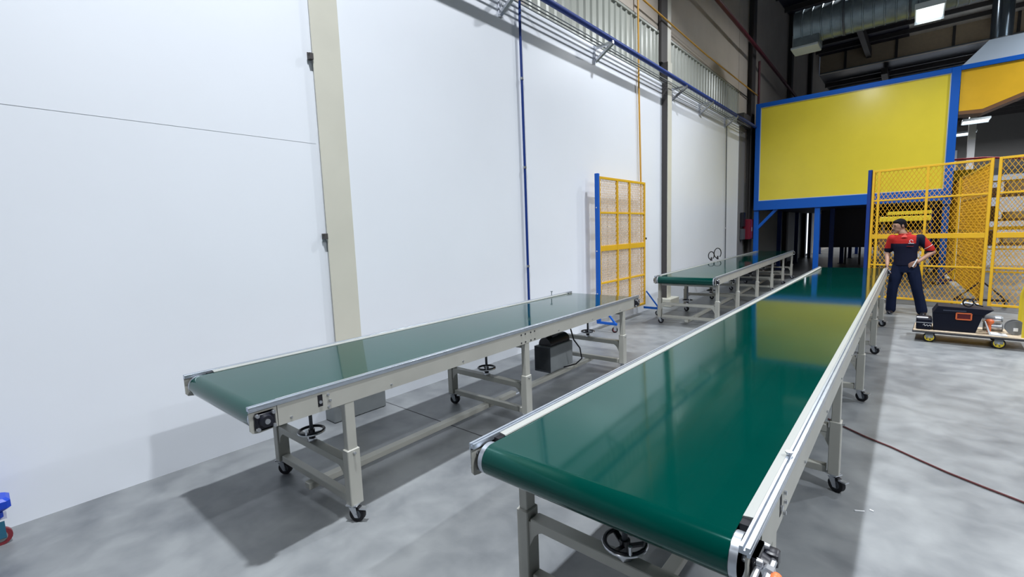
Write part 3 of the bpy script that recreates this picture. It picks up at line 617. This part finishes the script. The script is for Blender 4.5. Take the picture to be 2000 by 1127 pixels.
m.loft([[(.775, 8.26, .33), (.82, 8.26, .169), (.82, 8.40, .169), (.775, 8.40, .33)], [(.781, 8.26, .335), (.835, 8.26, .186), (.835, 8.40, .186), (.781, 8.40, .335)]], WHITE, True, False)
tag(m.build('paper_sheet'), 'white curled sheet leaning from the toolbox onto the trolley', 'paper')
m = MB(); m.cyl((.8, 8.62, .22), (.96, 8.62, .22), .05, STEEL, n=18); m.cyl((.96, 8.62, .22), (.97, 8.62, .22), .054, GREY, n=18); m.cyl((.79, 8.62, .22), (.8, 8.62, .22), .054, GREY, n=18); tag(m.build('silver_can'), 'silver can lying on its side at the back of the trolley', 'can')
m = MB(); m.cyl((.78, 8.62, .325), (.95, 8.6, .325), .05, STEEL, n=18); m.cyl((.95, 8.6, .325), (.965, 8.599, .325), .035, GREY, n=14); tag(m.build('silver_can'), 'silver can resting on top of the other silver can', 'can')
m = MB(); m.ell((.835, 8.49, .30), (.045, .035, .035), ORL); m.cyl((.835, 8.49, .27), (.835, 8.49, .168), .02, ORL); tag(m.build('orange_tool'), 'orange tool poking out beside the toolbox', 'tool')
t = thing('cable_reel', 'dark grey round reel at the handle end of the trolley', 'reel', (1.06, 8.46, .166))
m = MB(); m.cyl((0, -.05, .09), (0, .05, .09), .06, DGREY, n=20); m.build('core', t)
for s_ in (-.06, .05):
    m = MB(); m.cyl((0, s_, .09), (0, s_ + .012, .09), .09, mat('grey_reel_flange', (.16, .17, .18), .5), n=24); m.build('flange', t)
m = MB(); m.box(-.02, .02, -.068, -.061, .05, .09, WHITE); m.build('mark', t)

# ================================================================= SMALL THINGS
cp = [(-.45, 4.55, .008), (-.308, 4.42, .008), (-.18, 4.31, .008), (-.03, 4.215, .008), (.12, 4.09, .008), (.26, 3.98, .008), (.42, 3.88, .008), (.58, 3.79, .008), (.9, 3.6, .008)]
m = MB(); m.tube(cp, .0065, CORD, 8); tag(m.build('extension_cord'), 'dark red cord running across the floor to the right', 'cord')
for k, (x, y, a, ln) in enumerate(((-.165, 3.14, .5, .05), (-.1, 3.2, -.4, .02))):
    m = MB(); m.bar((x, y, .003), (x + ln * math.cos(a), y + ln * math.sin(a), .003), .006, .005, WHITE)
    tag(m.build('plastic_scrap'), ('longer', 'shorter')[k] + ' white plastic scrap on the floor right of the long conveyor', 'scrap')
for k, (yy, s) in enumerate(((11.6, .1), (12.15, .13))):
    t = thing('hose_loop', ('smaller dark hose loop', 'larger dark hose loop')[k] + ' sticking up behind the farthest conveyor', 'hose', (-3.62 - .02 * k, yy, .86))
    m = MB(); m.tube([(-.0 + s * .4 * math.sin(a), s * .8 * math.sin(a) , s + s * math.cos(a) * .95) for a in [PI + 2 * PI * i / 18 for i in range(17)]], .011, RUBBER, 8); m.cyl((0, 0, -.02), (0, .02, .06), .026, RUBBER, r1=.015); m.build('loop', t)
# blue cart at the left edge
t = thing('hand_cart', 'blue cart corner with red caster at the lower left edge', 'cart', (-3.86, -.06, 0))
m = MB(); m.box(-.1, .04, -.55, .035, .20, .27, mat('bright_blue_plastic', (.003, .05, .5), .35), .015); m.box(-.1, .015, -.55, .0, .15, .2, mat('bright_blue_plastic', (.003, .05, .5), .35), .01); m.build('body', t)
m = MB(); m.box(-.1, .02, -.55, .012, .14, .148, WHITE); m.build('edge', t)
m = MB(); m.box(-.02, -.014, -.05, .0, .04, .14, mat('teal_steel', (.02, .12, .2), .4)); m.box(.014, .02, -.05, .0, .04, .14, mat('teal_steel', (.02, .12, .2), .4)); m.cyl((-.012, -.025, .05), (.012, -.025, .05), .05, mat('dark_red_rubber', (.2, .02, .03), .5), n=22); m.cyl((-.0135, -.025, .05), (.0135, -.025, .05), .03, GREY, n=16); m.build('caster', t)
t.location = (-3.835, -.035, 0)

# ================================================================= THE MAN
ND = (.004, .006, .022)
def mask_mat(name, base, red, rules):
    m_ = mat(name, base, .75, 0, .2); nt = m_.node_tree; n = nt.nodes; l = nt.links
    tc = n.new('ShaderNodeTexCoord'); sp = n.new('ShaderNodeSeparateXYZ'); l.new(tc.outputs['Object'], sp.inputs[0])
    def cmp(ax, op, v):
        c = n.new('ShaderNodeMath'); c.operation = op; l.new(sp.outputs[ax], c.inputs[0]); c.inputs[1].default_value = v; return c.outputs[0]
    tot = None
    for r in rules:
        cur = None
        for c in r:
            o = cmp(*c)
            if cur is None: cur = o
            else:
                q = n.new('ShaderNodeMath'); q.operation = 'MULTIPLY'; l.new(cur, q.inputs[0]); l.new(o, q.inputs[1]); cur = q.outputs[0]
        if tot is None: tot = cur
        else:
            q = n.new('ShaderNodeMath'); q.operation = 'MAXIMUM'; l.new(tot, q.inputs[0]); l.new(cur, q.inputs[1]); tot = q.outputs[0]
    mx = n.new('ShaderNodeMix'); mx.data_type = 'RGBA'; l.new(tot, mx.inputs[0]); mx.inputs[6].default_value = (*base, 1); mx.inputs[7].default_value = (*red, 1)
    l.new(mx.outputs[2], n['Principled BSDF'].inputs['Base Color']); return m_
SHIRT = mask_mat('navy_and_red_work_shirt', ND, (.40, .018, .016), [(('Z', 'GREATER_THAN', 1.245), ('X', 'LESS_THAN', .10), ('X', 'GREATER_THAN', -.235)), (('X', 'GREATER_THAN', .215), ('Z', 'GREATER_THAN', 1.115)), (('X', 'LESS_THAN', -.235), ('Z', 'GREATER_THAN', 1.16))])
PANTS = mat('dark_navy_trousers', (.005, .01, .032), .8, 0, .15, bump=.3, bscale=14)
HAIR = mat('black_hair', (.004, .004, .007), .8, 0, .15)
man = thing('person', 'man in navy and red work shirt standing hands on hips, looking down to the left', 'person', (-.02, 10.62, 0))
def chain(m, pts, rs, mt, n=14, flat=1.0):
    # tapered limb with denser rings
    P = [Vector(p) for p in pts]; out = []; rr = []
    for i in range(len(P) - 1):
        for k in range(5):
            u = k / 5; out.append(P[i].lerp(P[i + 1], u)); rr.append(rs[i] * (1 - u) + rs[i + 1] * u)
    out.append(P[-1]); rr.append(rs[-1])
    m.tube([tuple(p) for p in out], rr, mt, n)
    m.ell(tuple(P[0]), (rs[0],) * 3, mt, 12, 8); m.ell(tuple(P[-1]), (rs[-1],) * 3, mt, 12, 8)
    for i in range(1, len(P) - 1): m.ell(tuple(P[i]), (rs[i],) * 3, mt, 12, 8)
def torso(m, secs, mt):
    rings = []
    for (cx, cy, z, rx, ry) in secs:
        rings.append([(cx + rx * math.copysign(abs(math.cos(a)) ** .85, math.cos(a)), cy + ry * math.copysign(abs(math.sin(a)) ** .85, math.sin(a)), z) for a in [2 * PI * i / 28 for i in range(28)]])
    m.loft(rings, mt, True)
def smoothing(o, vox, it=6):
    r = o.modifiers.new('remesh', 'REMESH'); r.mode = 'VOXEL'; r.voxel_size = vox; r.use_smooth_shade = True
    s_ = o.modifiers.new('smooth', 'SMOOTH'); s_.factor = .5; s_.iterations = it
HR = Matrix.Rotation(math.radians(-58), 3, 'Z') @ Matrix.Rotation(math.radians(14), 3, 'X')   # face looks along -y, turned to his right and down
HC = Vector((-.135, -.01, 1.555))
def hd(p): return tuple(HC + HR @ Vector(p))
SL = (.145, 0, 1.335); SR = (-.215, 0, 1.335)      # shoulders in picture order: right of picture, left of picture
EL = (.325, .03, 1.09); ER = (-.275, .06, 1.09)
WL = (.135, -.12, .93); WR = (-.265, -.12, .87)
m = MB()
torso(m, [(-.02, 0, .80, .14, .10), (-.02, 0, .92, .14, .10), (-.03, 0, 1.1, .135, .1), (-.035, 0, 1.25, .165, .11), (-.035, 0, 1.34, .16, .09), (-.05, 0, 1.39, .08, .065)], SKIN)
chain(m, [(-.055, 0, 1.36), (-.09, -.012, 1.43), tuple(HC + Vector((.015, .01, -.06)))], [.065, .055, .054], SKIN)
m.ell(tuple(HC), (.076, .095, .105), SKIN, 20, 14, HR)
m.ell(hd((0, -.035, -.055)), (.056, .062, .062), SKIN, 16, 12, HR)
m.ell(hd((0, -.075, -.095)), (.026, .022, .02), SKIN, 12, 8, HR)
m.tube([hd((0, -.088, .02)), hd((0, -.103, -.01)), hd((0, -.116, -.03)), hd((0, -.098, -.04))], [.009, .011, .015, .009], SKIN, 10)
m.ell(hd((0, -.093, -.064)), (.024, .012, .007), SKIN, 12, 8, HR); m.ell(hd((0, -.092, -.076)), (.021, .012, .007), SKIN, 12, 8, HR)
for s_ in (-1, 1):
    m.ell(hd((s_ * .078, .008, -.01)), (.01, .02, .032), SKIN, 12, 8, HR)
    m.ell(hd((s_ * .032, -.082, .026)), (.022, .013, .009), SKIN, 12, 8, HR)
chain(m, [SL, EL, WL], [.055, .042, .027], SKIN); chain(m, [SR, ER, WR], [.055, .042, .027], SKIN)
def hand(W, d, side, down):
    W = Vector(W); d = Vector(d).normalized(); s = Vector(side).normalized(); dn = Vector(down).normalized()
    rot = Matrix((d, s, dn)).transposed()
    m.ell(tuple(W + d * .045), (.052, .04, .017), SKIN, 14, 10, rot)
    for i, (o, ln) in enumerate(((-.03, .062), (-.01, .075), (.01, .07), (.029, .055))):
        a = W + d * .078 + s * o; b_ = a + (d * .85 + dn * .35) * ln * .55; c = b_ + (d * .35 + dn * .95) * ln * .5
        m.tube([tuple(a - d * .02), tuple(a), tuple(b_), tuple(c)], [.0095, .0095, .009, .0075], SKIN, 8); m.ell(tuple(c), (.0075,) * 3, SKIN, 8, 6)
    a = W + d * .03 - s * .035; b_ = a + (d * .6 - s * .7) * .035; c = b_ + (d * .8 + dn * .5) * .03
    m.tube([tuple(a), tuple(b_), tuple(c)], [.012, .011, .009], SKIN, 8); m.ell(tuple(c), (.009,) * 3, SKIN, 8, 6)
hand(WL, (-.85, -.1, -.45), (-.3, -.1, .9), (-.2, .6, -.5)); hand(WR, (.15, -.25, -.95), (0, -1, .2), (.6, .3, -.3))
HL = (.065, 0, .86); HRp = (-.105, 0, .86)
KL = (.15, -.03, .46); KR = (-.175, -.03, .46); AL = (.235, .02, .07); AR = (-.185, .0, .07)
chain(m, [HL, KL, AL], [.085, .052, .038], SKIN); chain(m, [HRp, KR, AR], [.085, .052, .038], SKIN)
body = m.build('body', man); smoothing(body, .0062, 3)
# shirt
m = MB()
torso(m, [(-.025, 0, .86, .165, .122), (-.025, 0, .95, .16, .12), (-.03, 0, 1.08, .158, .12), (-.035, 0, 1.2, .178, .128), (-.035, 0, 1.3, .185, .122), (-.038, 0, 1.365, .165, .1), (-.05, 0, 1.4, .085, .075), (-.055, 0, 1.412, .068, .066)], SHIRT)
for a, b_ in ((SL, EL), (SR, ER)):
    a = Vector(a); b_ = Vector(b_); e_ = a.lerp(b_, .80)
    chain(m, [tuple(a + Vector((0, 0, -.005))), tuple(a.lerp(b_, .4)), tuple(e_)], [.075, .07, .066], SHIRT)
sh = m.build('shirt', man); smoothing(sh, .009, 5)
m = MB()
m.tube([(-.055 + .075 * math.cos(a), .072 * math.sin(a), 1.415 + .012 * math.sin(a)) for a in [2 * PI * i / 20 for i in range(20)]], .014, mat('red_cloth', (.42, .03, .02), .7), 8, True)
m.add([(-.06, -.07, 1.41), (-.1, -.118, 1.36), (-.02, -.12, 1.36), (-.05, -.07, 1.42), (-.06, -.08, 1.40), (-.1, -.126, 1.355), (-.02, -.128, 1.355), (-.05, -.08, 1.41)], [(0, 1, 2, 3), (7, 6, 5, 4), (0, 4, 5, 1), (1, 5, 6, 2), (2, 6, 7, 3), (3, 7, 4, 0)], mat('red_cloth', (.42, .03, .02), .7))
m.build('collar', sh)
lg = mat('white_print', (.75, .72, .75), .6)
m = MB(); m.tube([(.035 + .022 * math.cos(a), -.137 + .006 * abs(math.cos(a)), 1.285 + .022 * math.sin(a)) for a in [-.2 + 4.6 * i / 14 for i in range(15)]], .004, lg, 6)
m.box(.0, .075, -.134, -.128, 1.245, 1.254, lg); m.box(-.02, .07, -.136, -.128, 1.195, 1.201, mat('red_print', (.3, .01, .01), .6)); m.build('logo', sh)
for (s_, x, y, z) in ((1, *Vector(SL).lerp(Vector(EL), .62)), ):
    d = (Vector(EL) - Vector(SL)).normalized(); c = Vector((x, y, z)); a = d.orthogonal().normalized(); b_ = d.cross(a)
    m = MB(); m.tube([tuple(c + (a * math.cos(q) + b_ * math.sin(q)) * .0695) for q in [2 * PI * i / 20 for i in range(20)]], .0035, lg, 6, True); m.build('sleeve_stripe', sh)
m = MB()
torso(m, [(-.02, 0, .74, .15, .105), (-.02, 0, .84, .158, .115), (-.022, 0, .93, .152, .112)], PANTS)
chain(m, [HL, (.115, -.02, .65), KL, (.2, 0, .25), (.235, .015, .075)], [.098, .092, .077, .075, .078], PANTS)
chain(m, [HRp, (-.145, -.02, .65), KR, (-.185, -.01, .25), (-.185, .0, .075)], [.098, .092, .077, .073, .075], PANTS)
tr = m.build('trousers', man); smoothing(tr, .0095, 5)
for (A_, dx) in ((AL, .06), (AR, -.04)):
    m = MB(); x, y, z = A_; m.ell((x + dx * .3, y - .06, .034), (.045, .125, .034), BLACK, 16, 8); m.box(x + dx * .3 - .042, x + dx * .3 + .042, y - .17, y + .06, 0, .018, DGREY, .008); m.build('shoe', man)
m = MB()
m.ell(hd((0, .018, .03)), (.0805, .094, .09), HAIR, 22, 14, HR); m.ell(hd((0, -.03, .072)), (.064, .05, .036), HAIR, 16, 10, HR)
m.ell(hd((0, .06, -.02)), (.068, .05, .06), HAIR, 16, 10, HR)
for s_ in (-1, 1): m.ell(hd((s_ * .068, .01, .0)), (.015, .04, .05), HAIR, 10, 8, HR)
h = m.build('hair', man); smoothing(h, .007, 2)
m = MB()
for s_ in (-1, 1):
    m.ell(hd((s_ * .032, -.09, .014)), (.011, .006, .005), BLACK, 10, 8, HR); m.tube([hd((s_ * .016, -.098, .032)), hd((s_ * .034, -.096, .037)), hd((s_ * .052, -.082, .032))], .0035, HAIR, 6)
m.tube([hd((-.024, -.096, -.054)), hd((0, -.105, -.05)), hd((.024, -.096, -.054))], .0045, HAIR, 6)
m.build('face_features', man)
m = MB(); m.bar((.13, -.16, .985), (.075, -.17, .85), .02, .014, WHITE); tag(m.build('white_tool'), 'white pen-like tool held at the hip in the man\'s hand', 'tool'); COL.objects[-1].location = (-.02, 10.62, 0)
